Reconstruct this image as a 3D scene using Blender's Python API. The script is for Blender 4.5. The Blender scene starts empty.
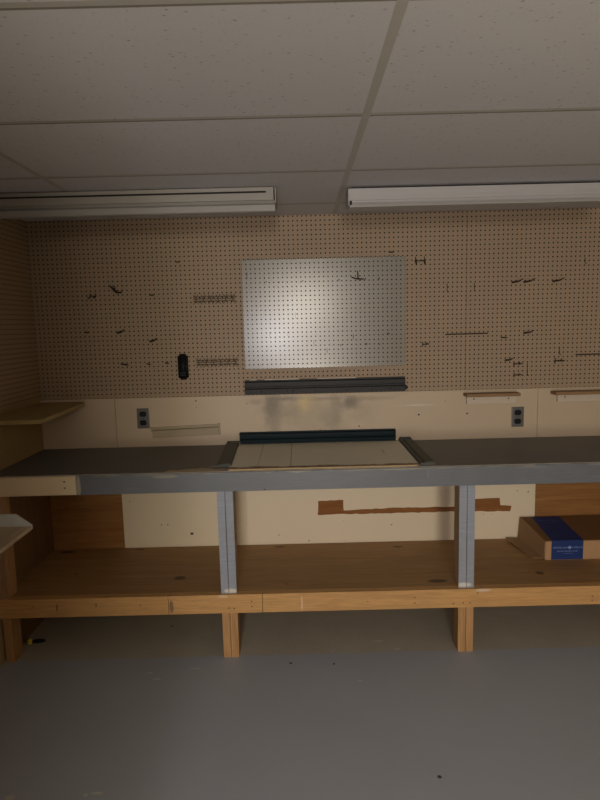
import bpy, bmesh, math, random
from mathutils import Vector, Matrix
random.seed(7)
S = 0.0254                     # the room is measured in inches
scene = bpy.context.scene
COL = scene.collection

# ------------------------------------------------------------------ materials
def new_mat(name):
    m = bpy.data.materials.new(name); m.use_nodes = True
    nt = m.node_tree
    return m, nt, nt.nodes['Principled BSDF']

class N:
    """small node-graph writer working in inches of object space"""
    def __init__(s, nt):
        s.nt = nt
        tc = nt.nodes.new('ShaderNodeTexCoord')
        mp = nt.nodes.new('ShaderNodeMapping'); mp.inputs['Scale'].default_value = (1/S,)*3
        nt.links.new(tc.outputs['Object'], mp.inputs['Vector'])
        s.P = mp.outputs[0]
        sp = nt.nodes.new('ShaderNodeSeparateXYZ'); nt.links.new(s.P, sp.inputs[0])
        s.X, s.Y, s.Z = sp.outputs
    def setin(s, sock, v):
        if hasattr(v, 'links') or isinstance(v, bpy.types.NodeSocket): s.nt.links.new(v, sock)
        else: sock.default_value = v
    def m(s, op, a, b=0.0, c=0.0):
        n = s.nt.nodes.new('ShaderNodeMath'); n.operation = op
        s.setin(n.inputs[0], a); s.setin(n.inputs[1], b); s.setin(n.inputs[2], c)
        return n.outputs[0]
    def scaled(s, sc):
        n = s.nt.nodes.new('ShaderNodeMapping'); n.inputs['Scale'].default_value = sc
        s.nt.links.new(s.P, n.inputs['Vector']); return n.outputs[0]
    def noise(s, scale, detail=3, vec=None, rough=.5, dist=0):
        n = s.nt.nodes.new('ShaderNodeTexNoise'); n.inputs['Scale'].default_value = scale
        n.inputs['Detail'].default_value = detail; n.inputs['Roughness'].default_value = rough
        n.inputs['Distortion'].default_value = dist
        s.nt.links.new(vec or s.P, n.inputs['Vector']); return n.outputs['Fac']
    def voro(s, scale, vec=None):
        n = s.nt.nodes.new('ShaderNodeTexVoronoi'); n.inputs['Scale'].default_value = scale
        s.nt.links.new(vec or s.P, n.inputs['Vector']); return n.outputs['Distance'], n.outputs['Color']
    def ramp(s, fac, stops):
        n = s.nt.nodes.new('ShaderNodeValToRGB'); cr = n.color_ramp
        while len(cr.elements) < len(stops): cr.elements.new(.5)
        for e, (p, c) in zip(cr.elements, stops):
            e.position = p; e.color = (c, c, c, 1) if isinstance(c, (int, float)) else (*c, 1)
        s.nt.links.new(fac, n.inputs[0]); return n.outputs[0]
    def mix(s, fac, a, b, mode='MIX'):
        n = s.nt.nodes.new('ShaderNodeMix'); n.data_type = 'RGBA'; n.blend_type = mode
        s.setin(n.inputs['Factor'], fac)
        for k, v in (('A', a), ('B', b)):
            sock = [i for i in n.inputs if i.name == k and i.type == 'RGBA'][0]
            s.setin(sock, (*v, 1) if isinstance(v, tuple) and len(v) == 3 else v)
        return [o for o in n.outputs if o.type == 'RGBA'][0]
    def bump(s, h, strength, dist=.02):
        n = s.nt.nodes.new('ShaderNodeBump'); n.inputs['Strength'].default_value = strength
        n.inputs['Distance'].default_value = dist * S
        s.nt.links.new(h, n.inputs['Height']); return n.outputs[0]
    def blob(s, cx, cz, rx, rz, a=None, b=None, soft=.8, edge=.35):
        """patch of dirt of its own shape: 1 inside, 0 outside, edges broken by noise"""
        a = a or s.X; b = b or s.Z
        dx = s.m('MULTIPLY', s.m('SUBTRACT', a, cx), 1/rx); dz = s.m('MULTIPLY', s.m('SUBTRACT', b, cz), 1/rz)
        r = s.m('SQRT', s.m('ADD', s.m('MULTIPLY', dx, dx), s.m('MULTIPLY', dz, dz)))
        r = s.m('ADD', r, s.m('MULTIPLY', s.m('SUBTRACT', s.noise(.45, 4), .5), edge*2))
        n = s.nt.nodes.new('ShaderNodeMapRange'); n.interpolation_type = 'SMOOTHSTEP'
        s.nt.links.new(r, n.inputs[0]); n.inputs[1].default_value = 1; n.inputs[2].default_value = 1-soft
        return n.outputs[0]

def plain(name, col, rough=.6, metal=0, var=.12, scale=.6, bump=0, spec=.5):
    m, nt, b = new_mat(name); g = N(nt)
    f = g.noise(scale, 4)
    c = g.mix(f, tuple(x*(1-var) for x in col), tuple(min(1, x*(1+var)) for x in col))
    nt.links.new(c, b.inputs['Base Color'])
    b.inputs['Roughness'].default_value = rough; b.inputs['Metallic'].default_value = metal
    b.inputs['Specular IOR Level'].default_value = spec
    if bump: nt.links.new(g.bump(g.noise(scale*8, 3), bump), b.inputs['Normal'])
    return m

def peg_mat(name, col, axis='X', rough=.55, x0=.5, z0=.5, spec=.5, marks=None, hole=(.012, .009, .006)):
    m, nt, b = new_mat(name); g = N(nt)
    a = g.X if axis == 'X' else g.Y
    fx = g.m('SUBTRACT', g.m('FRACT', g.m('ADD', a, x0+100)), .5)
    fz = g.m('SUBTRACT', g.m('FRACT', g.m('ADD', g.Z, z0+100)), .5)
    r = g.m('SQRT', g.m('ADD', g.m('MULTIPLY', fx, fx), g.m('MULTIPLY', fz, fz)))
    mask = g.m('LESS_THAN', r, .165)
    f = g.noise(.08, 4)
    c = g.mix(f, tuple(x*.9 for x in col), tuple(x*1.08 for x in col))
    c = g.mix(g.m('MULTIPLY', g.noise(1.7, 2), .12), c, tuple(x*.7 for x in col))
    if marks: c = marks(g, c)
    c = g.mix(mask, c, hole)
    nt.links.new(c, b.inputs['Base Color'])
    b.inputs['Roughness'].default_value = rough
    nt.links.new(g.m('MULTIPLY', g.m('SUBTRACT', 1.0, mask), spec), b.inputs['Specular IOR Level'])
    return m

def wood_mat(name, c1, c2, grain='X', rough=.65, knots=None, fine=1.0, marks=()):
    m, nt, b = new_mat(name); g = N(nt)
    sc = {'X': (.06, .9, .9), 'Z': (.9, .9, .06), 'Y': (.9, .06, .9)}[grain]
    v = g.scaled(tuple(x*fine for x in sc))
    n1 = g.noise(1.0, 5, v, .6, 1.2); n2 = g.noise(4.5, 3, v, .6)
    c = g.mix(g.ramp(n1, [(.3, 0.0), (.7, 1.0)]), c1, c2)
    c = g.mix(g.m('MULTIPLY', g.ramp(n2, [(.35, 1.0), (.6, 0.0)]), .35), c, tuple(x*.55 for x in c1))
    for (kx, ky, rx, ry) in (knots or []):
        c = g.mix(g.m('MULTIPLY', g.blob(kx, ky, rx, ry, g.X, g.Y, .5, .15), .8), c, (.045, .022, .012))
    for (x, z, rx, rz, cc) in marks:
        c = g.mix(g.m('MULTIPLY', g.blob(x, z, rx, rz, None, None, .4, .3), .8), c, cc)
    nt.links.new(c, b.inputs['Base Color']); b.inputs['Roughness'].default_value = rough
    nt.links.new(g.bump(n2, .25), b.inputs['Normal'])
    return m

M = {}
PEGC = (.37, .272, .18)
def board_marks(g, c):
    for (x, z, rx, rz) in [(-11, 75, .12, 1.0), (-.6, 66, .12, .9), (-6.4, 62, .12, .7), (-5.2, 61, .12, .6), (-2.4, 62, .12, .7),
                           (3.4, 59.8, .12, .9), (6.3, 58, .12, .7), (12.2, 61, .12, .7),
                           (-6.8, 73.5, .24, .22), (-4, 73.3, .24, .22), (1.2, 73.5, .24, .22), (9.2, 73.5, .27, .25), (15.0, 73.6, .24, .22),
                           (18, 73.6, .25, .25), (-3.4, 59.4, .28, .28), (15.1, 59.3, .27, .27), (18, 59.2, .2, .2), (20, 61.5, .32, .25), (9.4, 59.2, .22, .2)]:
        c = g.mix(g.m('MULTIPLY', g.blob(x, z, rx, rz, None, None, .3, .1), .8), c, (.03, .026, .022))
    return c
M['peg'] = peg_mat('pegboard tan', PEGC, 'X', .6, .15, .1)
M['peg_left'] = peg_mat('pegboard tan side wall', (.40, .29, .18), 'Y', .65, .2, .1)
M['peg_white'] = peg_mat('pegboard glossy white', (.27, .25, .21), 'X', .235, .67, .2, .66, board_marks, (.03, .025, .022))

m, nt, b = new_mat('acoustic ceiling tile'); g = N(nt)
d, _ = g.voro(.95, g.scaled((1, 1.5, 1))); sel = g.ramp(g.noise(.5, 2), [(.38, 0.0), (.55, 1.0)])
vs = g.scaled((1, 1.8, 1))
d2, _ = g.voro(2.3, vs)
pit = g.m('MULTIPLY', g.ramp(d, [(.09, 1.0), (.19, 0.0)]), sel)
pit2 = g.m('MULTIPLY', g.m('MULTIPLY', g.ramp(d2, [(.10, 1.0), (.28, 0.0)]), sel), .4)
pt = g.m('MAXIMUM', pit, pit2)
c = g.mix(g.noise(.05, 3), (.60, .59, .615), (.64, .63, .655))
c = g.mix(g.m('MULTIPLY', pt, .6), c, (.20, .17, .13))
nt.links.new(c, b.inputs['Base Color']); b.inputs['Roughness'].default_value = .9
b.inputs['Specular IOR Level'].default_value = .2
M['ceiling'] = m
M['tee_shadow'] = plain('painted shadow line beside the grid', (.24, .22, .18), .8, 0, .05)  # shadow line of the ceiling grid, put in as dark colour
M['tee'] = plain('ceiling grid metal', (.47, .455, .42), .5, 0, .05)

m, nt, b = new_mat('painted concrete floor'); g = N(nt)
edge = g.m('ADD', g.Y, g.m('MULTIPLY', g.m('SUBTRACT', g.noise(.25, 3), .5), 1.6))
bare = g.m('GREATER_THAN', edge, -24.0)
paint = g.mix(g.noise(.06, 4), (.39, .42, .465), (.45, .48, .53))
conc = g.mix(g.noise(.12, 5), (.42, .385, .31), (.55, .51, .42))
conc = g.mix(g.m('MULTIPLY', g.ramp(g.noise(2.5, 3), [(.3, 1.0), (.5, 0.0)]), .2), conc, (.16, .14, .11))
c = g.mix(bare, paint, conc)
for (x, y, rx, ry) in [(-29.5, -57, 1.0, .35), (-31, -57.3, .4, .3), (-41.5, -57.4, .9, .6), (-40, -58.4, .6, .4), (9.5, -33, .5, .25),
                       (-29.3, -29, .7, .3), (-27.5, -31, .8, .35), (5.2, -23.3, .5, .3), (14.5, -20, 1.4, .4), (-21, -28, 1.2, .3), (18, -23.0, .8, .25)]:
    c = g.mix(g.m('MULTIPLY', g.blob(x, y, rx, ry, g.X, g.Y, .4, .3), .8), c, (.62, .60, .55))
for (x, y, r) in [(18.4, -55.6, .4), (5.2, -27.6, .3), (-3, -27, .35), (-29, -12, .3)]:
    c = g.mix(g.blob(x, y, r, r, g.X, g.Y, .4, .2), c, (.05, .045, .04))
nt.links.new(c, b.inputs['Base Color']); b.inputs['Roughness'].default_value = .5
b.inputs['Specular IOR Level'].default_value = .35
M['floor'] = m

def splash_marks(g, c):
    for (x, z, rx, rz, col, k) in [(-6.3, 45.6, 1.9, 3.6, (.12, .10, .08), .75), (-6.0, 41.5, 1.6, 4.5, (.2, .18, .15), .5),
                                   (11.3, 46.2, 2.4, 1.7, (.12, .10, .08), .8), (8.2, 44.5, 1.4, 4.5, (.22, .2, .16), .5),
                                   (.8, 46.0, 1.5, 2.6, (.80, .62, .26), .9), (2.4, 47.2, 2.4, .9, (.6, .47, .2), .6), (-3.5, 47.4, 4.0, .7, (.15, .13, .1), .7),
                                   (5.5, 47.2, 4, .5, (.2, .17, .12), .6), (3, 43, 9, 5, (.42, .35, .24), .6), (-4, 44.5, 5, 2.5, (.30, .25, .18), .5), (7, 42.5, 3, 3, (.30, .26, .19), .45), (14.5, 44, 3, 3, (.40, .33, .23), .5), (16, 47, 5, .6, (.3, .24, .16), .5), (-10, 46.8, 2, .8, (.3, .24, .17), .5),
                                   (26.5, 45.2, 4.2, .22, (.72, .66, .58), .7), (41, 47.0, .3, .3, (.05, .04, .03), .0)]:
        c = g.mix(g.m('MULTIPLY', g.blob(x, z, rx*1.5, rz*1.4, None, None, .9, .5), k), c, col)
    for (x, z, r) in [(26.9, 43.0, .26), (37.9, 43.0, .24), (-23.6, 47.4, .2), (-23.6, 45.9, .12), (4.5, 39.9, .2), (-12, 46.5, .12), (13.3, 40.7, .2), (33, 46, .1)]:
        c = g.mix(g.blob(x, z, r, r, None, None, .3, .05), c, (.02, .017, .014))
    return c
def painted(name, col, rough=.5, marks=None, var=.05):
    m, nt, b = new_mat(name); g = N(nt)
    c = g.mix(g.noise(.09, 4), tuple(x*(1-var) for x in col), tuple(x*(1+var) for x in col))
    if marks: c = marks(g, c)
    nt.links.new(c, b.inputs['Base Color']); b.inputs['Roughness'].default_value = rough
    return m
M['splash'] = painted('cream painted hardboard', (.57, .455, .325), .5, splash_marks)
def under_marks(g, c):
    for (x, z, r) in [(-33, 18.5, .2), (-31.5, 18.5, .2), (-26, 16.2, .45), (-40, 24.3, .15), (-5.7, 15.3, .16), (20.6, 17.2, .2), (1.3, 13.8, .2),
                      (49.8, 24.6, .15), (42, 19.2, .12), (44, 19.1, .12), (52.3, 24.3, .2), (9.5, 18.4, .1)]:
        c = g.mix(g.blob(x, z, r, r*.8, None, None, .3, .1), c, (.08, .055, .035))
    return c
M['under'] = painted('cream painted panel under bench', (.80, .69, .51), .5, under_marks)
M['torn'] = wood_mat('bare brown hardboard', (.24, .085, .018), (.33, .14, .035), 'X', .8)
M['ply_dark'] = wood_mat('varnished brown plywood', (.26, .105, .022), (.38, .18, .046), 'X', .6, fine=.5)
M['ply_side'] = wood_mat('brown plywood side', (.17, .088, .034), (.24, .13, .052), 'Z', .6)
M['ply_shelf'] = wood_mat('plywood shelf', (.36, .195, .075), (.47, .27, .11), 'X', .6,
        knots=[(-25.5, -17, 1.5, 1.1), (-54.6, -1.6, 2.2, .9), (-38, -1.2, 1.2, .4), (-18, -1.2, 1, .5), (26.4, -21.3, 2.6, 1.0), (47.5, -18.8, 1.1, 1.0), (-5.5, -1.5, 1.7, .5),
               (21.5, -3.2, 1.5, .5), (-48, -14, .5, .4), (-3.5, -21, .4, .3)], fine=.6)
M['lumber'] = wood_mat('construction lumber', (.54, .29, .105), (.66, .38, .14), 'X', .6,
        marks=[(-25.6, 11, .5, 1.5, (.16, .10, .06)), (-0.6, 11, .16, 1.8, (.85, .6, .42)), (-47.5, 11.3, .2, 1.0, (.12, .07, .03)), (34.2, 12.75, 1.6, .3, (.66, .56, .44)),
               (-15.6, 12.7, 1.2, .3, (.66, .52, .36)), (-1, 11, .15, .15, (.2, .1, .05)), (-40, 11.8, .3, .25, (.18, .1, .05)), (12, 11, .2, .18, (.2, .12, .06))])
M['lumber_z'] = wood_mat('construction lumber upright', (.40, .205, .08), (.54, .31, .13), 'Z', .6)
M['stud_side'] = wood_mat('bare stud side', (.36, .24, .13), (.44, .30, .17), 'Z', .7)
M['shelf_wood'] = wood_mat('varnished shelf board', (.36, .26, .10), (.44, .33, .14), 'Y', .5)
M['ledge_wood'] = wood_mat('brown ledge board', (.24, .13, .055), (.34, .20, .09), 'X', .6)
M['table_wood'] = wood_mat('pale worn particle board', (.42, .31, .20), (.52, .40, .27), 'Y', .6)

def worn(name, col, wear, zt, rough=.45, spots=()):
    """grey-blue brushed paint rubbed through along its top edge"""
    m, nt, b = new_mat(name); g = N(nt)
    c = g.mix(g.noise(.15, 5), tuple(x*.86 for x in col), tuple(x*1.12 for x in col))
    v = g.scaled((.25, 1, 3)); c = g.mix(g.m('MULTIPLY', g.ramp(g.noise(1.2, 4, v), [(.5, 0.0), (.75, 1.0)]), .35), c, tuple(x*1.5 for x in col))
    if zt is not None:
        t = g.m('ADD', g.m('SUBTRACT', zt, g.Z), g.m('MULTIPLY', g.m('SUBTRACT', g.noise(.3, 5), .5), 1.1))
        c = g.mix(g.m('MULTIPLY', g.m('LESS_THAN', t, .12), .6), c, wear)
    for (x, z, rx, rz, cc) in spots:
        c = g.mix(g.blob(x, z, rx, rz, None, None, .5, .4), c, cc)
    nt.links.new(c, b.inputs['Base Color']); b.inputs['Roughness'].default_value = rough
    return m
PAINT = (.145, .158, .178)
M['fascia'] = worn('grey-blue bench paint', PAINT, (.36, .33, .27), 37.0, .4,
        [(-25.5, 36.5, 3.2, .35, (.26, .25, .22)), (-41.6, 35, .5, 2.6, (.42, .38, .3)), (23.5, 35.8, .2, 1.0, (.2, .2, .2)), (-7, 33.6, .25, .18, (.03, .025, .02)), (43, 36.6, 4, .25, (.2, .2, .2))])
M['post_paint'] = worn('grey-blue post paint', (.29, .315, .37), (.5, .5, .5), None, .5,
        [(-14.2, 13.6, 1.6, .6, (.66, .63, .56)), (30.5, 13.7, 1.8, .6, (.66, .64, .6)), (-14.6, 22, .12, 12, (.16, .17, .19)), (31, 22, .12, 12, (.16, .17, .19))])
M['fascia_cream'] = painted('unpainted cream fascia board', (.80, .65, .43), .6,
        lambda g, c: g.mix(g.m('MAXIMUM', g.blob(-44.2, 36.0, .25, .22, None, None, .3, .1), g.blob(-44.2, 34.8, .22, .18, None, None, .3, .1)), c, (.2, .13, .07)), .1)
m, nt, b = new_mat('dark grey bench laminate'); g = N(nt)
c = g.mix(g.noise(.1, 5), (.135, .13, .124), (.175, .168, .16))
c = g.mix(g.m('MULTIPLY', g.blob(-19.5, -23.4, 6.5, 1.8, g.X, g.Y, .3, .5), .95), c, (.50, .38, .23))
c = g.mix(g.m('MULTIPLY', g.blob(-16.5, -20.6, 1.8, 1.0, g.X, g.Y, .4, .4), .7), c, (.34, .28, .2))
e = g.m('ADD', g.Y, g.m('MULTIPLY', g.m('SUBTRACT', g.noise(.35, 5), .5), 1.6))
c = g.mix(g.m('LESS_THAN', e, -24.2), c, (.45, .42, .36))
nt.links.new(c, b.inputs['Base Color']); b.inputs['Roughness'].default_value = .55
M['laminate'] = m
m, nt, b = new_mat('worn white drafting board'); g = N(nt)
c = g.mix(g.noise(.12, 4), (.70, .66, .54), (.80, .75, .62))
for (x, w) in [(-8.4, .07), (-2.1, .1)]:
    c = g.mix(g.m('MULTIPLY', g.m('LESS_THAN', g.m('ABSOLUTE', g.m('SUBTRACT', g.X, x)), w), .6), c, (.17, .15, .12))
c = g.mix(g.m('MULTIPLY', g.blob(17, -12, .15, 2.6, g.X, g.Y, .4, .2), .7), c, (.12, .1, .09))
e = g.m('ADD', g.Y, g.m('MULTIPLY', g.m('SUBTRACT', g.noise(.3, 5), .5), 3.2))
c = g.mix(g.m('LESS_THAN', e, -22.6), c, (.44, .32, .17))
c = g.mix(g.m('LESS_THAN', g.m('ADD', e, g.m('MULTIPLY', g.noise(1.1, 3), 1.0)), -22.6), c, (.16, .095, .05))
nt.links.new(c, b.inputs['Base Color']); b.inputs['Roughness'].default_value = .5
M['drafting'] = m
M['board_edge'] = plain('raw pressboard edge', (.50, .36, .19), .8, 0, .3, 1.5)
M['black'] = plain('black plastic', (.012, .012, .014), .5, 0, .2, .5, 0, .15)
M['black_rail'] = plain('black anodised rail', (.026, .026, .028), .5, 0, .3, .4, 0, .25)
M['blue_rail'] = plain('blue-black rail', (.004, .016, .022), .5, 0, .3, .3, 0, .15)
M['strip'] = plain('charcoal rubber strip', (.062, .066, .052), .6, 0, .2, .4)
M['key'] = plain('grey keys', (.05, .05, .055), .5)
M['hook'] = plain('dark steel hook', (.045, .03, .02), .45, .3, .2, 2)
M['bronze'] = plain('dull bronze clip rail', (.14, .105, .07), .5, .2, .2, 2)
M['plate'] = plain('grey outlet plate', (.155, .155, .15), .35, .4, .08)
M['enamel'] = plain('white enamel fixture', (.45, .44, .445), .35, 0, .03, .1)
M['enamel_reflector'] = plain('white enamel reflector', (.34, .33, .31), .3, 0, .03, .1)  # reflector enamel, a darker tone than the cover
M['beige_enamel'] = plain('beige enamel housing', (.32, .30, .27), .45, 0, .04, .1)
M['slot'] = plain('dark slot', (.008, .006, .005), .8)
M['cleat'] = plain('white painted cleat', (.62, .53, .42), .5, 0, .06)
M['tray'] = plain('dingy cream pen ledge', (.37, .305, .20), .55, 0, .12, .25)
M['table_lip'] = plain('pale grey laminate', (.50, .51, .49), .5, 0, .05)
M['cardboard'] = plain('cardboard', (.33, .20, .095), .85, 0, .08, .3)
M['cardboard_light'] = plain('cardboard front', (.46, .275, .14), .8, 0, .08, .3)
M['cardboard_dark'] = plain('brown cardboard lid', (.20, .095, .03), .8, 0, .1, .2)
M['label'] = plain('blue label', (.003, .026, .15), .6, 0, .1, .2)
M['print'] = plain('pale label print', (.25, .34, .55), .5)
M['print_dim'] = plain('faint label print', (.03, .075, .22), .5)
M['yellow'] = plain('yellow plastic', (.62, .50, .05), .4)
M['wallpaint'] = plain('beige wall paint', (.30, .20, .09), .8, 0, .06, .1)
M['wallpaint_left'] = plain('side wall paint', (.40, .28, .13), .7, 0, .08, .1)
M['cream_edge'] = plain('nail head', (.05, .04, .03), .5, .5)

# ------------------------------------------------------------------ geometry helpers (inches)
def link(name, bm, mats, parent=None, smooth=False, origin=(0, 0, 0)):
    """geometry is given in room inches; if parent, kept relative to the parent's base"""
    me = bpy.data.meshes.new(name)
    bmesh.ops.recalc_face_normals(bm, faces=bm.faces[:])
    for v in bm.verts: v.co = v.co * S
    bm.to_mesh(me); bm.free()
    if smooth:
        for p in me.polygons: p.use_smooth = True
    if not isinstance(mats, (list, tuple)): mats = [mats]
    for mm in mats: me.materials.append(M[mm] if isinstance(mm, str) else mm)
    o = bpy.data.objects.new(name, me); COL.objects.link(o)
    if parent is not None:
        o.parent = parent
        o.matrix_parent_inverse = parent.matrix_basis.inverted()
    return o

def box(bm, x0, x1, y0, y1, z0, z1, bev=0, mi=0, rot=None):
    r = bmesh.ops.create_cube(bm, size=1)
    vs = r['verts']
    c = Vector(((x0+x1)/2, (y0+y1)/2, (z0+z1)/2))
    for v in vs:
        v.co = Vector((v.co.x*(x1-x0), v.co.y*(y1-y0), v.co.z*(z1-z0)))
        if rot is not None: v.co = rot @ v.co
        v.co += c
    fs = list({f for v in vs for f in v.link_faces})
    for f in fs: f.material_index = mi
    if bev:
        es = list({e for v in vs for e in v.link_edges})
        bmesh.ops.bevel(bm, geom=es, offset=bev, segments=2, affect='EDGES', profile=.6)
    return fs

def B(name, mats, parent, *boxes, bev=0):
    bm = bmesh.new()
    for q in boxes: box(bm, *q[:6], bev=bev, mi=(q[6] if len(q) > 6 else 0))
    return link(name, bm, mats, parent)

def prism(bm, pts, axis, a0, a1, mi=0):
    """extrude a closed outline (2-D points) along an axis from a0 to a1"""
    def P(p, a):
        return {'X': (a, p[0], p[1]), 'Y': (p[0], a, p[1]), 'Z': (p[0], p[1], a)}[axis]
    A = [bm.verts.new(P(p, a0)) for p in pts]; C = [bm.verts.new(P(p, a1)) for p in pts]
    n = len(pts); fs = [bm.faces.new(A), bm.faces.new(C[::-1])]
    for i in range(n): fs.append(bm.faces.new((A[i], C[i], C[(i+1) % n], A[(i+1) % n])))
    for f in fs: f.material_index = mi
    return fs

def tube(bm, pts, r, seg=6, mi=0, taper=None):
    rings = []
    n = len(pts); pts = [Vector(p) for p in pts]
    for i, p in enumerate(pts):
        t = (pts[min(i+1, n-1)] - pts[max(i-1, 0)]).normalized()
        u = t.cross(Vector((0, 0, 1)))
        if u.length < .1: u = t.cross(Vector((1, 0, 0)))
        u.normalize(); v = t.cross(u)
        rr = r if taper is None else taper[i]
        rings.append([bm.verts.new(p + (u*math.cos(2*math.pi*k/seg) + v*math.sin(2*math.pi*k/seg))*rr) for k in range(seg)])
    for i in range(n-1):
        for k in range(seg):
            f = bm.faces.new((rings[i][k], rings[i][(k+1) % seg], rings[i+1][(k+1) % seg], rings[i+1][k])); f.material_index = mi
    bm.faces.new(rings[0][::-1]).material_index = mi; bm.faces.new(rings[-1]).material_index = mi

def empty(name, loc):
    o = bpy.data.objects.new(name, None); COL.objects.link(o)
    o.location = Vector(loc)*S; o.empty_display_size = .05
    return o
def tag(o, label, cat, group=None, kind=None):
    if label: o['label'] = label
    if cat: o['category'] = cat
    if group: o['group'] = group
    if kind: o['kind'] = kind
    return o
def struct(o): o['kind'] = 'structure'; return o

XL, XR, YR, HC = -58.9, 108.0, -300.0, 87.68
YF = -24.55          # bench front plane
ZB = 37.1            # bench top
ZS = 13.07           # lower shelf top

# ------------------------------------------------------------------ the setting
struct(B('floor', 'floor', None, (XL-6, XR+6, YR-4, 6, -4, 0)))
struct(B('ceiling', 'ceiling', None, (XL-6, XR+6, YR-4, 6, HC, HC+4)))
struct(B('wall_back', 'wallpaint', None, (XL-5, XR+5, .26, 5, 0, HC)))
struct(B('wall_left', 'wallpaint_left', None, (XL-5, XL, YR, .25, 0, HC)))
struct(B('wall_right', 'wallpaint', None, (XR, XR+5, YR, .25, 0, HC)))
struct(B('wall_rear', 'wallpaint', None, (XL-5, XR+5, YR-5, YR, 0, HC)))
# added wall stub, unseen, that keeps the rear light off the left corner
struct(B('wall_light_block', 'wallpaint', None, (XL, -15.2, -153, -150, 0, HC)))

# ceiling grid
YT = [-11.5, -35.49, -59.49, -83.49, -107.5, -131.5]
k = 1
for y in YT:
    struct(B('trim_%d' % k, ['tee', 'tee_shadow'], None, (XL, XR, y-.45, y+.3, HC-.006, HC+.02), (XL, XR, y+.3, y+.62, HC-.006, HC+.02, 1))); k += 1
for x in (8.45-48, 8.45, 8.45+48, 8.45+96):
    struct(B('trim_%d' % k, 'tee', None, (x-.47, x+.47, YR, -.3, HC-.01, HC+.02))); k += 1

# ------------------------------------------------------------------ wall panels
tag(B('pegboard', 'peg', None, (XL+.02, 37.33, 0, .25, 48.42, HC-.05)),
    'wide tan pegboard sheet behind the white pegboard, left of the seam', 'pegboard', 'tan pegboard sheets')
tag(B('pegboard', 'peg', None, (37.45, XR-.05, 0, .25, 48.42, HC-.05)),
    'tan pegboard sheet on the back wall, right of the vertical seam', 'pegboard', 'tan pegboard sheets')
tag(B('pegboard', 'peg_left', None, (XL, XL+.2, YR+.5, -.05, 48.9, HC-.05)),
    'dark brown pegboard sheet covering the upper side wall at the left edge', 'pegboard', 'tan pegboard sheets')
tag(B('wall_panel', 'splash', None, (XL+.02, -42.05, .02, .25, ZB+.02, 48.36)),
    'narrow cream hardboard panel above the bench in the left corner, under the small side shelf', 'panel', 'cream panels above the bench')
tag(B('wall_panel', 'splash', None, (-41.93, 53.87, 0, .25, ZB+.02, 48.36)),
    'long cream hardboard panel above the bench with smudges, a yellow spot and both electrical outlets', 'panel', 'cream panels above the bench')
tag(B('wall_panel', 'splash', None, (53.98, XR-.05, .02, .25, ZB+.02, 48.36)),
    'cream hardboard panel above the bench at the right edge, right of the right outlet', 'panel', 'cream panels above the bench')
tag(B('plywood_panel', 'ply_dark', None, (-58.38, -41.82, .08, .25, ZS+.05, 33.2)),
    'dark brown plywood back panel under the bench in the left corner', 'panel')
tag(B('plywood_panel', 'ply_dark', None, (53.98, XR-.05, .08, .25, ZS+.05, 33.2)),
    'brown plywood back panel under the bench behind the cardboard box', 'panel')
up = empty('painted_panel', (6, 0, ZS))
tag(up, 'long white painted back panel under the bench with a torn brown strip', 'panel')
B('sheet', 'under', up, (-41.78, 53.94, 0, .25, ZS+.05, 36.9))
rng = random.Random(3)
def torn(pts):
    bm = bmesh.new(); out = []
    n = len(pts)
    for i in range(n):
        a, c = Vector(pts[i]), Vector(pts[(i+1) % n]); L = (c-a).length; st = max(1, int(L/.9))
        nn = Vector((-(c-a).y, (c-a).x)).normalized()
        for q in range(st):
            p = a + (c-a)*q/st + nn*(rng.uniform(-.09, .09) if q else 0); out.append((p.x, p.y))
    prism(bm, out, 'Y', -.03, .0)
    t = link('torn_strip', bm, 'torn', up); t['label'] = 'bare brown strip where the paint tore off'
torn([(3.4, 19.95), (9.6, 20.1), (15, 19.95), (24, 20.0), (35.4, 20.0), (48.2, 19.75), (48.5, 21.0), (45.9, 21.25), (45.7, 23.0), (40.5, 22.9), (38.2, 22.8), (38.0, 21.2), (30, 21.2), (20, 21.25), (12, 20.95), (9.5, 20.9), (9.45, 23.4), (3.6, 23.3)])
tag(B('plywood_panel', 'ply_side', None, (XL, XL+.5, -23.2, .05, 0, 33.2)),
    'dark brown plywood panel on the side wall under the left end of the bench', 'panel')

# ------------------------------------------------------------------ the workbench
wb = empty('workbench', (0, -12, 0))
tag(wb, 'long built-in workbench with grey-blue front edge, dark top and low plywood shelf', 'workbench')
XB1 = 100.0
B('worktop', 'laminate', wb, (XL+.02, XB1, YF+.02, -.02, ZB-.5, ZB), bev=.05)
o = B('fascia_board', 'fascia_cream', wb, (XL+.02, -42.1, YF-.55, YF+.9, 33.42, ZB-.12), bev=.06); o['label'] = 'cream unpainted front board'
o = B('fascia_board', 'fascia', wb, (-42.06, XB1, YF-.55, YF+.9, 33.38, ZB-.08), bev=.06); o['label'] = 'grey-blue painted front board'
B('lower_shelf', 'ply_shelf', wb, (XL+.5, XB1, YF+1.02, -.02, ZS-.55, ZS), bev=.03)
sr = B('shelf_rail', 'lumber', wb, (XL+.1, -26.2, YF-.5, YF+1, 9.35, ZS-.01), bev=.06)
sr = B('shelf_rail', 'lumber', wb, (-26.12, -8.2, YF-.5, YF+1, 9.35, ZS-.01), bev=.06)
sr = B('shelf_rail', 'lumber', wb, (-8.12, XB1, YF-.5, YF+1, 9.35, ZS-.01), bev=.06)
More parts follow.
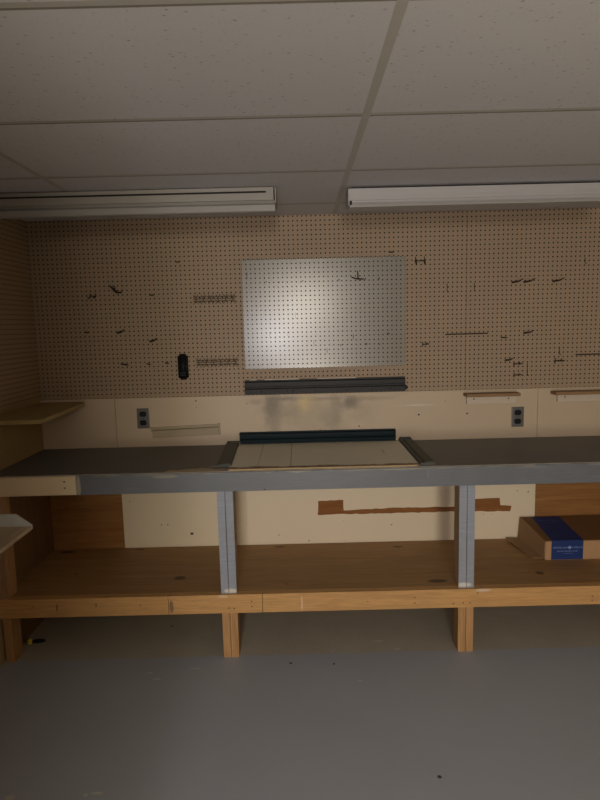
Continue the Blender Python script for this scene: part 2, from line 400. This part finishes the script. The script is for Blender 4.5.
for x, z in [(-13.6, 10.3), (-14.6, 10.4), (-10.2, 11.6), (-10.2, 10.6), (21, 11.6), (21, 10.5), (28.4, 10.2), (30.3, 10.3), (31.6, 10.3), (-40, 11.4), (33, 12.2), (55, 11), (55, 10.2), (-52, 11.6), (-31.5, 11.4)]:
    bm = bmesh.new(); r = bmesh.ops.create_cone(bm, cap_ends=True, segments=8, radius1=.13, radius2=.13, depth=.06, matrix=Matrix.Translation((x, YF-.51, z)) @ Matrix.Rotation(math.pi/2, 4, 'X'))
    link('nail_head', bm, 'cream_edge', wb)
def leg(x0, x1, left=False):
    xm = (x0+x1)/2
    bm = bmesh.new()
    for a, c in ((x0, xm-.03), (xm+.03, x1)):
        fs = box(bm, a, c, YF+.02, YF+3.5, ZS, 33.4, bev=.05, mi=0 if not left else 1)
    if not left:
        bm.normal_update()
        for f in bm.faces: f.material_index = 0 if f.normal.y < -.5 else 1
    link('post', bm, ['post_paint', 'stud_side' if not left else 'lumber_z'], wb)
    bm = bmesh.new()
    for a, c in ((x0, xm-.03), (xm+.03, x1)):
        box(bm, a, c, YF+.02, YF+3.5, 0, 9.34, bev=.05)
    link('leg', bm, 'lumber_z', wb)
leg(-16.05, -13.05); leg(29.5, 32.45); leg(74.9, 77.9); leg(XL+.52, XL+2.1, True)

# ------------------------------------------------------------------ board let into the bench and its black strips
db = empty('drafting_board', (4, -12, ZB))
tag(db, 'worn off-white drafting board lying on the bench between charcoal strips', 'board')
B('panel', 'drafting', db, (-14.0, 22.1, -23.9, -1.0, ZB+.002, ZB+.3), bev=.03)
bm = bmesh.new()
pts = []
x = -13.6
top = []
while x < 21.9:
    top.append((x, -24.15 + rng.uniform(-.12, .12))); x += rng.uniform(.6, 1.6)
pts = top + [(21.9, -23.8), (-13.6, -23.8)]
prism(bm, pts, 'Z', ZB+.002, ZB+.24)
o = link('torn_edge', bm, 'board_edge', db); o['label'] = 'torn tan front edge'

def rail_profile(h, d):   # stepped extrusion seen end-on, (y, z) relative to the back bottom
    return [(0, 0), (-d, 0), (-d, h*.36), (-d*.72, h*.42), (-d*.72, h*.50), (-d*.92, h*.55), (-d*.92, h*.84), (-d*.35, h*.90), (-d*.35, h), (0, h)]
rl = empty('drafting_rail', (5.7, 0, 48.6))
tag(rl, 'black metal rail screwed to the wall just under the white pegboard', 'rail')
bm = bmesh.new(); prism(bm, [(y, 48.62+z) for y, z in rail_profile(3.2, 1.15)], 'X', -12.35, 23.7)
o = link('extrusion', bm, 'black_rail', rl)
for x in (-8.7, -2.8, -1.6, 3.4, 10.5, 16.3, 20.4):
    bm = bmesh.new(); bmesh.ops.create_cone(bm, cap_ends=True, segments=10, radius1=.22, radius2=.18, depth=.12, matrix=Matrix.Translation((x, -1.17, 49.25)) @ Matrix.Rotation(math.pi/2, 4, 'X'))
    link('screw', bm, 'black', rl)
bm = bmesh.new()
bmesh.ops.create_cone(bm, cap_ends=True, segments=16, radius1=.55, radius2=.5, depth=.9, matrix=Matrix.Translation((23.75, -.6, 49.45)) @ Matrix.Rotation(math.pi/2, 4, 'X'))
link('end_knob', bm, 'black', rl)
for x0, x1 in ((-8, 0), (3.8, 12.8), (-11.3, -9.6)):
    bm = bmesh.new(); prism(bm, [(x0, 51.79), (x1, 51.79), (x1-.3, 51.98), (x0+.4, 51.95)], 'Y', -.55, -.36)
    o = link('masking_residue', bm, 'cleat', rl); o['label'] = 'pale flake stuck along the top edge'

rl2 = empty('drafting_rail', (4, -1, ZB+.3))
tag(rl2, 'blue-black rail lying against the wall at the back edge of the bench board', 'rail')
bm = bmesh.new(); prism(bm, [(-.05+y, ZB+.31+z) for y, z in rail_profile(2.55, 1.3)], 'X', -13.7, 21.25)
link('extrusion', bm, 'blue_rail', rl2)
B('end_cap', 'black', rl2, (21.25, 21.45, -1.35, -.06, ZB+.31, ZB+2.85), bev=.03)
B('end_cap', 'black', rl2, (-13.9, -13.7, -1.35, -.06, ZB+.31, ZB+2.85), bev=.03)

def strip(xb, xf, w, label, yf):
    t = empty('edge_strip', ((xb+xf)/2+w/2, -12, ZB)); tag(t, label, 'strip', 'charcoal strips beside the bench board')
    def bar(name, mat, a, c, z0, z1, y0=-.6, y1=yf, bv=.04):
        bm = bmesh.new()
        vs = [bm.verts.new(p) for p in [(xb+a, y0, z0), (xb+c, y0, z0), (xf+c, y1, z0), (xf+a, y1, z0), (xb+a, y0, z1), (xb+c, y0, z1), (xf+c, y1, z1), (xf+a, y1, z1)]]
        for q in ((0, 1, 2, 3), (4, 7, 6, 5), (0, 4, 5, 1), (1, 5, 6, 2), (2, 6, 7, 3), (3, 7, 4, 0)): bm.faces.new([vs[i] for i in q])
        bmesh.ops.bevel(bm, geom=bm.edges[:], offset=bv, segments=2, affect='EDGES')
        return link(name, bm, mat, t)
    bar('base', 'strip', 0, w, ZB+.003, ZB+.55)
    bar('ridge', 'strip', w*.30, w*.98, ZB+.53, ZB+.74)
    bar('end_plate', 'strip', w*.05, w*.95, ZB+.52, ZB+.95, -.55, -1.6)
strip(-17.0, -16.3, 2.85, 'charcoal strip lying on the bench along the left side of the board', -21.6)
strip(22.25, 22.25, 2.75, 'charcoal strip lying on the bench along the right side of the board', -23.9)

# ------------------------------------------------------------------ white pegboard hung on the wall, leaning slightly out at the top
wp = B('white_pegboard', 'peg_white', None, (-12.17, 23.83, -.36, 0, 54.3, 78.3), bev=.03)
tag(wp, 'white pegboard rectangle with a soft sheen, hung at the centre of the back wall', 'pegboard')

# ------------------------------------------------------------------ hooks
def hook_mesh(kind, x, z, s=1.0):
    bm = bmesh.new(); y = -.02
    if kind == 'double':
        tube(bm, [(x-1.3*s, y-.1, z), (x+1.3*s, y-.1, z)], .13)
        for dx in (-1.0, 1.0):
            tube(bm, [(x+dx*s, y, z+.9*s), (x+dx*s, y-.12, z+.7*s), (x+dx*s, y-.15, z-.2*s), (x+dx*s-.1, y-1.4*s, z-.9*s), (x+dx*s-.15, y-2.2*s, z-.5*s)], .11)
    elif kind == 'left':     # arm swinging to the left and down
        tube(bm, [(x+.2*s, y, z+.1), (x+.2*s, y-.15, z-.1*s), (x-.5*s, y-1.2*s, z+.05*s), (x-1.2*s, y-1.9*s, z+.65*s)], .13, taper=[.16, .17, .12, .08])
    elif kind == 'right':
        tube(bm, [(x-1.0*s, y, z-.1), (x-.8*s, y-.15, z-.15*s), (x+.3*s, y-1.2*s, z), (x+1.1*s, y-1.9*s, z+.55*s)], .13, taper=[.2, .24, .17, .1])
    elif kind == 'small':
        tube(bm, [(x-.6*s, y, z+.1), (x-.4*s, y-.15, z), (x+.6*s, y-.9*s, z-.05*s)], .14)
    elif kind == 'tee':
        tube(bm, [(x-1.0*s, y-.12, z+.8*s), (x-1.0*s, y-.12, z-.8*s)], .12)
        tube(bm, [(x-1.0*s, y-.12, z), (x+1.2*s, y-1.4*s, z+.1)], .12)
        tube(bm, [(x+.4*s, y-.8*s, z-.3*s), (x+.5*s, y-.8*s, z+.7*s)], .09)
    elif kind == 'long':
        tube(bm, [(x, y, z+1.0*s), (x, y-.14, z+.8*s), (x, y-.14, z-.9*s), (x+.1, y-.7, z-1.1*s)], .09)
    elif kind == 'cluster':
        tube(bm, [(x-1.5*s, y-.1, z+1.1*s), (x-.6*s, y-.9, z+.4*s), (x+.3*s, y-1.2, z-.5*s), (x+1.5*s, y-1.6, z-.6*s)], .2, taper=[.14, .24, .25, .12])
        tube(bm, [(x-.4*s, y-.05, z+1.1*s), (x-.3*s, y-.3, z-.2*s)], .12)
        tube(bm, [(x+1.3*s, y-.05, z+.1*s), (x+1.2*s, y-1.4, z-.7*s)], .12)
    return bm
HG = 'small dark hooks on the pegboard'
hooks = [
 ('double', 27.1, 77.2, .95, 'large double-pronged black hook just right of the white pegboard’s top corner'),
 ('small', 20.75, 79.2, .7, 'tiny hook peeking over the top edge of the white pegboard'),
 ('cluster', -39.9, 72.4, .95, 'twisted dark hook in the upper left of the pegboard, the biggest on that side'),
 ('double', -45.2, 71.3, .6, 'dull double hook on the upper left pegboard, left of the twisted hook'),
 ('small', -32.2, 71.2, .9, 'small hook on the upper left pegboard, right of the twisted hook'),
 ('small', -26.1, 78.2, .6, 'tiny hook highest on the left half of the pegboard'),
 ('small', -47.0, 63.4, .9, 'dark hook nearest the left corner in the middle row'),
 ('right', -39.4, 63.3, 1.0, 'curved hook in the middle row on the left, second from the corner'),
 ('right', -32.3, 61.2, .95, 'curved hook on the left pegboard a hand above the black handheld device'),
 ('small', -39.0, 56.1, 1.7, 'long flat hook low on the left pegboard, leftmost of the bottom row of three'),
 ('small', -33.7, 56.0, .7, 'small hook low on the left pegboard, middle of the bottom row of three'),
 ('small', -29.6, 56.1, .7, 'small hook low on the pegboard just left of the black handheld device'),
 ('tee', 28.3, 58.9, .6, 'small cluster hook right of the white pegboard’s lower right corner'),
 ('right', 48.3, 72.2, .9, 'curved hook in the upper right row of three, leftmost'),
 ('right', 50.9, 72.2, .9, 'curved hook in the upper right row of three, middle'),
 ('right', 57.3, 72.2, .9, 'curved hook in the upper right row of three, rightmost'),
 ('small', 45.8, 60.0, .9, 'small hook at mid height on the right pegboard, just right of the thin bar'),
 ('right', 51.1, 61.0, .8, 'curved hook at mid height on the right pegboard, above the low group'),
 ('right', 46.9, 55.0, .65, 'upper left hook of the group above the short brown ledge'),
 ('tee', 49.0, 54.0, .75, 'hook with a crossbar in the middle of the group above the short brown ledge'),
 ('tee', 49.0, 51.5, .65, 'lowest crossbar hook of the group above the short brown ledge'),
 ('long', 51.3, 52.8, 1.3, 'thin upright wire hook right of the group above the short brown ledge'),
 ('long', 58.4, 56.8, .8, 'thin upright hook low on the right pegboard, above a crossbar hook'),
 ('tee', 58.3, 54.5, .8, 'crossbar hook low on the right pegboard, left of the right edge bar'),
 ('long', 63.4, 76.4, .6, 'faint thin upright hook high near the right edge'),
 ('long', 33.1, 71.2, .9, 'thin upright hook left of the vertical pegboard seam'),
 ('long', 39.1, 71.3, .9, 'thin upright hook right of the vertical pegboard seam'),
]
for kind, x, z, s, lab in hooks:
    o = link('pegboard_hook', hook_mesh(kind, x, z, s), 'hook'); tag(o, lab.replace('’', "'"), 'hook', HG)
bm = bmesh.new()
tube(bm, [(12.0, -.36, 74.0), (12.2, -.7, 73.9), (13.3, -1.8, 73.5), (14.4, -2.6, 73.4)], .13)
tube(bm, [(13.3, -.36, 75.4), (13.35, -.5, 74.6), (13.35, -1.6, 73.6)], .12)
tag(link('pegboard_hook', bm, 'hook'), 'dark bent hook hanging on the upper right of the white pegboard', 'hook', HG)
for x0, x1, z, lab in ((32.75, 42.2, 61.0, 'thin dark horizontal bar across the vertical pegboard seam'), (62.0, 74.0, 55.8, 'thin dark horizontal bar low on the pegboard at the right edge')):
    t = empty('pegboard_bar', ((x0+x1)/2, 0, z)); tag(t, lab, 'bar', 'thin bars on the pegboard')
    bm = bmesh.new(); tube(bm, [(x0, -.42, z-.02), (x1, -.42, z+.02)], .13, 8); link('rod', bm, 'hook', t)
    for x in (x0+.8, x1-.8): bm = bmesh.new(); tube(bm, [(x, -.45, z), (x, .0, z)], .1); link('peg', bm, 'hook', t)
def clip_rail(x0, z0, lab):
    t = empty('clip_rail', (x0+4.7, 0, z0)); tag(t, lab, 'tool holder', 'clip rails left of the white pegboard')
    for dz in (-.4, .1, .55): bm = bmesh.new(); tube(bm, [(x0, -.35, z0+dz), (x0+9.3, -.35, z0+dz)], .1); link('rod', bm, 'bronze', t)
    for k in range(6):
        x = x0+.6+k*1.64; bm = bmesh.new()
        tube(bm, [(x-.55, -.3, z0-1.05), (x, -.45, z0-.4), (x, -.45, z0+.4), (x-.5, -.3, z0+1.05)], .09)
        tube(bm, [(x+.55, -.3, z0-1.05), (x+.08, -.45, z0-.4), (x+.08, -.45, z0+.4), (x+.5, -.3, z0+1.05)], .09)
        tube(bm, [(x, -.02, z0), (x, -.45, z0)], .08)
        link('clip', bm, 'bronze', t)
clip_rail(-23.1, 70.0, 'dull wire tool clip rail on the pegboard, the upper of the pair')
clip_rail(-23.1, 56.0, 'dull wire tool clip rail on the pegboard, the lower of the pair')

# black handheld device on the pegboard
hd = empty('handset', (-25.95, 0, 55.2)); tag(hd, 'black rounded handheld device hung upright on the pegboard', 'device')
bm = bmesh.new(); box(bm, -27.1, -24.85, -1.2, 0, 52.35, 58.1)
bmesh.ops.bevel(bm, geom=[e for e in bm.edges], offset=.42, segments=4, affect='EDGES'); link('body', bm, 'black', hd, True)
for q in range(6):
    B('button', 'key', hd, (-26.55+(q % 3)*.45, -26.3+(q % 3)*.45, -1.24, -1.17, 53.3+(q//3)*.5, 53.5+(q//3)*.5), bev=.03)

# outlets
def outlet(x, z, lab):
    t = empty('electrical_outlet', (x, 0, z-2.3)); tag(t, lab, 'outlet', 'electrical outlets above the bench')
    B('cover_plate', 'plate', t, (x-1.4, x+1.4, -.3, -.02, z-2.3, z+2.3), bev=.12)
    for dz in (-1.0, 1.0):
        bm = bmesh.new()
        pts = []
        for k in range(20):
            a = 2*math.pi*k/20; pts.append((x+.78*math.cos(a), z+dz+max(-.6, min(.6, .78*math.sin(a)))))
        prism(bm, pts, 'Y', -.38, -.28)
        rc = link('receptacle', bm, 'black', t)
        for q in ((x-.34, x-.26, -.40, -.37, z+dz-.1, z+dz+.3), (x+.24, x+.32, -.40, -.37, z+dz-.1, z+dz+.26), (x-.09, x+.09, -.40, -.37, z+dz-.42, z+dz-.25)):
            B('slot', 'slot', rc, q)
    bm = bmesh.new(); bmesh.ops.create_cone(bm, cap_ends=True, segments=10, radius1=.13, radius2=.11, depth=.08, matrix=Matrix.Translation((x, -.32, z)) @ Matrix.Rotation(math.pi/2, 4, 'X'))
    link('screw', bm, 'cream_edge', t)
outlet(-35.7, 43.72, 'grey duplex outlet with black sockets at the left, beside the pen ledge')
outlet(49.35, 41.97, 'grey duplex outlet with black sockets at the right, under the short brown ledge')

# pen ledge left
pl = empty('pen_ledge', (-26.1, 0, 40.5)); tag(pl, 'slim dingy cream ledge nailed slightly crooked to the wall beside the left outlet', 'ledge')
R = Matrix.Rotation(math.radians(-1.8), 3, 'Y')
def rb(name, mat, x0, x1, y0, y1, z0, z1, bv=.03):
    bm = bmesh.new(); c = Vector((-26.1, 0, 40.6))
    box(bm, x0, x1, y0, y1, z0, z1, bev=bv)
    for v in bm.verts: v.co = R @ (v.co-c) + c
    return link(name, bm, mat, pl)
rb('back_board', 'tray', -33.8, -18.4, -.3, 0, 39.35, 41.8)
rb('lip', 'tray', -33.6, -18.6, -1.3, -.3, 41.0, 41.2)
rb('front_board', 'tray', -33.5, -18.7, -.62, -.28, 39.5, 40.9)
rb('end_block', 'tray', -34.05, -33.5, -.6, -.02, 40.9, 41.9); rb('end_block', 'tray', -18.65, -18.3, -.6, -.02, 39.4, 42.0)

def ledge(x0, x1, cx0, cx1, lab):
    t = empty('wall_ledge', ((x0+x1)/2, 0, 47)); tag(t, lab, 'ledge', 'short brown ledges on white cleats')
    B('shelf_board', 'ledge_wood', t, (x0, x1, -3.0, -.02, 47.05, 47.75), bev=.1)
    B('cleat', 'cleat', t, (cx0, cx1, -.75, -.02, 45.25, 47.04), bev=.05)
    for x in (cx0+1.6, cx1-1.7): bm = bmesh.new(); bmesh.ops.create_cone(bm, cap_ends=True, segments=8, radius1=.17, radius2=.17, depth=.06, matrix=Matrix.Translation((x, -.77, 46.35)) @ Matrix.Rotation(math.pi/2, 4, 'X')); link('nail_head', bm, 'cream_edge', t)
ledge(36.95, 48.9, 37.6, 48.7, 'short brown wooden ledge on a white cleat above the right outlet')
ledge(56.7, 78, 58.1, 77, 'brown wooden ledge on a white cleat running off the right edge')

# side shelf in left corner
bm = bmesh.new()
prism(bm, [(XL+.22, -26.1), (-47.3, -26.1), (-47.15, -25.8), (-48.0, -2.4), (-48.6, -1.0), (-49.8, -.05), (XL+.22, -.05)], 'Z', 47.15, 47.9)
sh = empty('side_shelf', (-53, -13, 47)); tag(sh, 'olive brown wooden shelf with a rounded corner in the left corner above the bench', 'shelf')
link('shelf_board', bm, 'shelf_wood', sh)
B('wall_cleat', 'shelf_wood', sh, (XL+.02, XL+.8, -25, -.3, 45.9, 47.13), bev=.04)

# side table at the left, near edge
st = empty('side_table', (-48, -70, 0)); tag(st, 'pale wooden table corner with a clipped grey back lip at the left edge', 'table')
zt = 37.0
B('tabletop', 'table_wood', st, (XL+.1, -37.75, -100, -52.3, zt-.55, zt), bev=.05)
bm = bmesh.new(); prism(bm, [(XL+.1, zt-.5), (-37.75, zt-.5), (-37.75, zt+.1), (-39.9, zt+1.72), (XL+.1, zt+1.72)], 'Y', -52.28, -51.9)
link('back_lip', bm, 'table_lip', st)
for x in (-50, XL+2):
    for y in (-96, -56):
        B('leg', 'lumber_z', st, (x, x+1.5, y, y+3.0, 0, zt-.56), bev=.05)

# cardboard box on the lower shelf
cb = empty('cardboard_box', (60, -6, ZS)); tag(cb, 'flat brown cardboard box with a blue label on the lower shelf at the right', 'box')
x0, x1, yf, yb, zf, zb = 51.2, 75.0, -12.6, -.7, 17.15, 18.35
def quad_solid(name, mat, pts, off, parent):
    bm = bmesh.new(); off = Vector(off)
    a = [bm.verts.new(Vector(p)) for p in pts]; c = [bm.verts.new(Vector(p)+off) for p in pts]
    bm.faces.new(a); bm.faces.new(c[::-1]); n = len(pts)
    for i in range(n): bm.faces.new((a[i], a[(i+1) % n], c[(i+1) % n], c[i]))
    return link(name, bm, mat, parent)
e = .15
quad_solid('front_panel', 'cardboard_light', [(x0, yf, ZS+.02), (x1, yf, ZS+.02), (x1, yf, zf-.02), (x0, yf, zf-.02)], (0, e, 0), cb)
quad_solid('lid', 'cardboard_dark', [(x0, yf, zf), (x1, yf, zf), (x1-.6, yb, zb), (x0-.6, yb, zb)], (0, 0, e), cb)
quad_solid('back_panel', 'cardboard', [(x0-.6, yb, ZS+.02), (x1-.6, yb, ZS+.02), (x1-.6, yb, zb), (x0-.6, yb, zb)], (0, e, 0), cb)
quad_solid('base', 'cardboard', [(x0, yf+.2, ZS+.02), (x1, yf+.2, ZS+.02), (x1-.6, yb, ZS+.02), (x0-.6, yb, ZS+.02)], (0, 0, e), cb)
quad_solid('end_panel', 'cardboard', [(x1, yf, ZS+.02), (x1-.6, yb, ZS+.02), (x1-.6, yb, zb), (x1, yf, zf)], (e, 0, 0), cb)
quad_solid('end_flap', 'cardboard', [(x0+.05, yf+.3, ZS+.25), (x0-1.15, yb+.2, ZS+.25), (x0-.75, yb+.2, zb+.2), (x0+.05, yf+.3, zf+.05)], (-.15, 0, 0), cb)
quad_solid('side_flap', 'cardboard', [(x0-.1, yf+.6, ZS+.15), (x0-2.4, yf+.9, ZS+.08), (x0-4.3, -1.0, ZS+.6), (x0-.9, -.9, ZS+.35)], (0, 0, .14), cb)
def ontop(u, v):   # u along x from box corner, v 0..1 from front to back, on the lid
    return (x0+u-.6*v, yf+(yb-yf)*v, zf+(zb-zf)*v+e+.012)
lt = quad_solid('label_sheet', 'label', [ontop(1.3, 0), ontop(8.0, 0), ontop(8.6, .985), ontop(2.2, .985)], (0, 0, .01), cb)
lf = quad_solid('label_sheet', 'label', [(x0+1.25, yf-.012, ZS+.06), (x0+8.0, yf-.012, ZS+.06), (x0+8.0, yf-.012, zf+e), (x0+1.25, yf-.012, zf+e)], (0, .01, 0), cb)
bm = bmesh.new()
r2 = random.Random(5)
def marks(bm, xa, xb, z, h, w, gap):
    x = xa
    while x < xb:
        ww = w*r2.uniform(.7, 1.1)
        k = r2.randint(0, 2)
        box(bm, x, x+.07, yf-.02, yf-.013, z, z+h); box(bm, x, x+ww, yf-.02, yf-.013, z+(0, h/2-.04, h-.07)[k], z+(.07, h/2+.03, h)[k])
        if k != 1: box(bm, x+ww-.07, x+ww, yf-.02, yf-.013, z, z+h)
        x += ww+gap
marks(bm, x0+1.6, x0+4.6, 15.55, .38, .3, .14); marks(bm, x0+5.6, x0+7.7, 15.55, .38, .3, .14)
bmesh.ops.create_cone(bm, cap_ends=True, segments=14, radius1=.34, radius2=.34, depth=.01, matrix=Matrix.Translation((x0+5.12, yf-.017, 15.75)) @ Matrix.Rotation(math.pi/2, 4, 'X'))
marks(bm, x0+2.5, x0+6.7, 14.85, .2, .2, .1); marks(bm, x0+3.9, x0+5.6, 14.4, .12, .14, .08)
link('label_print', bm, 'print', lf)
bm = bmesh.new()
def tmark(u, v, du, dv):
    a = [bm.verts.new(Vector(ontop(*q))+Vector((0, 0, .013))) for q in ((u, v), (u+du, v), (u+du, v+dv), (u, v+dv))]; bm.faces.new(a)
for k in range(9): tmark(3.2+k*.52, .80, .34, .045)
link('label_print', bm, 'print_dim', lt)
bm = bmesh.new()
for k in range(6): tmark(4.0+k*.4, .70, .26, .025)
link('label_print', bm, 'print_dim', lt)

# small dropped tool in the corner
dt = empty('dropped_tool', (-56, -17.6, 0)); tag(dt, 'small dark tool with a yellow round end lying on bare concrete by the left leg', 'tool')
bm = bmesh.new(); tube(bm, [(-56.4, -17.9, .5), (-55.6, -17.8, .5), (-54.6, -17.6, .48), (-53.9, -17.5, .46)], .4, 10, taper=[.3, .42, .4, .22]); link('handle', bm, 'black', dt, True)
bm = bmesh.new(); bmesh.ops.create_uvsphere(bm, u_segments=14, v_segments=8, radius=.62, matrix=Matrix.Translation((-56.9, -18, .62))); link('end_cap', bm, 'yellow', dt, True)

# ------------------------------------------------------------------ ceiling light fixtures
rf = empty('strip_light', (33.4, -20.5, HC)); tag(rf, 'long white enamel fluorescent strip light on the ceiling at the right, switched off', 'light fixture', 'ceiling strip lights')
bm = bmesh.new()
prism(bm, [(-23.6, 87.25), (-23.6, 85.5), (-23.75, 85.35), (-23.75, 85.15), (-23.1, 84.5), (-19.6, 84.5), (-18.2, 85.2), (-18.2, 87.25)], 'X', 9.5, 57.6)
link('cover', bm, 'enamel', rf)
B('mounting_channel', 'slot', rf, (9.9, 57.2, -23.0, -18.8, 87.24, HC-.17))
B('end_cap', 'enamel', rf, (9.3, 9.52, -23.65, -18.2, 84.7, 87.25), bev=.04)
B('end_cap', 'enamel', rf, (57.6, 57.8, -23.65, -18.2, 84.7, 87.25), bev=.04)
B('lower_rim', 'enamel_reflector', rf, (9.5, 57.6, -23.9, -23.3, 84.35, 84.8), bev=.05)
B('side_rib', 'enamel', rf, (9.6, 57.5, -23.68, -23.58, 86.1, 86.25))
B('side_rib', 'enamel', rf, (9.6, 57.5, -23.68, -23.58, 85.75, 85.85))
B('catch', 'slot', rf, (9.5, 9.9, -23.95, -23.6, 84.7, 85.3))

lfx = empty('strip_light', (-28, -22, HC)); tag(lfx, 'beige slotted fluorescent light housing with a white reflector on the ceiling at the left', 'light fixture', 'ceiling strip lights')
B('mounting_channel', 'slot', lfx, (-54.0, -4.3, -24.4, -18.2, 87.5, HC-.13))
B('housing', 'beige_enamel', lfx, (-54.6, -3.7, -25.2, -17.8, 85.35, 87.5), bev=.06)
B('slot', 'slot', lfx, (-54.3, -5.0, -25.25, -25.1, 86.55, 86.85))
bm = bmesh.new()
prism(bm, [(-25.0, 85.32), (-24.6, 84.95), (-25.35, 84.5), (-25.35, 83.5), (-24.9, 83.35), (-22, 84.6), (-19, 84.3), (-18.5, 84.4), (-18.5, 84.5), (-19.4, 84.95), (-18.6, 85.32)], 'X', -51.6, -3.5)
link('reflector', bm, 'enamel_reflector', lfx)
B('end_plate', 'beige_enamel', lfx, (-3.5, -3.3, -25.2, -18.2, 84.9, 87.45), bev=.04)

lfx.location.y -= 1.4*S
rf.location.y -= 1.5*S
rf.scale = (1, 1, 1.1)
# ------------------------------------------------------------------ light
def area(name, loc, tgt, sx, sy, power, col, spread=180):
    l = bpy.data.lights.new(name, 'AREA'); l.shape = 'RECTANGLE'; l.size = sx*S; l.size_y = sy*S; l.energy = power; l.color = col
    l.spread = math.radians(spread)
    o = bpy.data.objects.new(name, l); COL.objects.link(o); o.location = Vector(loc)*S
    d = Vector(tgt)-Vector(loc); o.rotation_euler = d.to_track_quat('-Z', 'Y').to_euler()
    return o
area('rear_fill', (8, YR+4, 17), (12, 0, 20), 26, 24, 64, (1.0, .90, .76))  # added low fill behind the camera, no such lamp known
area('up_fill', (42, -188, 8), (42, -176, 120), 60, 40, 33, (1.0, .87, .62), 124)  # invented upward fill behind the camera to brighten the ceiling
area('high_fill', (4, -250, 79), (15, -8, 20), 26, 26, 38, (1.0, .90, .76), 150)  # unseen light added high at the rear, for light from above
sl = bpy.data.lights.new('key_spot', 'SPOT'); sl.energy = 72; sl.color = (.98, .94, 1.0); sl.shadow_soft_size = 1.7*S  # added key spot behind the camera, makes the glow on the white pegboard
sl.spot_size = math.radians(68); sl.spot_blend = 1.0
so = bpy.data.objects.new('key_spot', sl); COL.objects.link(so); so.location = Vector((-13.4, -185, 58))*S
so.rotation_euler = (Vector((12, 0, 34))-Vector((-13.4, -185, 58))).to_track_quat('-Z', 'Y').to_euler()
w = bpy.data.worlds.new('World'); scene.world = w; w.use_nodes = True
w.node_tree.nodes['Background'].inputs[0].default_value = (.9, .85, .8, 1)
w.node_tree.nodes['Background'].inputs[1].default_value = .1

# ------------------------------------------------------------------ camera
cd = bpy.data.cameras.new('camera'); cam = bpy.data.objects.new('camera', cd); COL.objects.link(cam)
cd.sensor_fit = 'AUTO'; cd.sensor_width = 36; cd.lens = 576.417/800*36; cd.clip_start = .02
r = Vector((.99969749, -.003008, -.02441051)); u = Vector((.02459479, .12756056, .99152579)); f = Vector((-.00013131, .99182622, -.12759595))
r = f.cross(u).normalized(); u = r.cross(f).normalized()
mt = Matrix((( r.x, u.x, -f.x, 0), (r.y, u.y, -f.y, -129.546*S), (r.z, u.z, -f.z, 63.686*S), (0, 0, 0, 1)))
cam.matrix_world = mt
scene.camera = cam
scene.view_settings.view_transform = 'Standard'; scene.view_settings.look = 'None'
scene.view_settings.exposure = 0; scene.view_settings.gamma = 1; scene.view_settings.use_curve_mapping = False
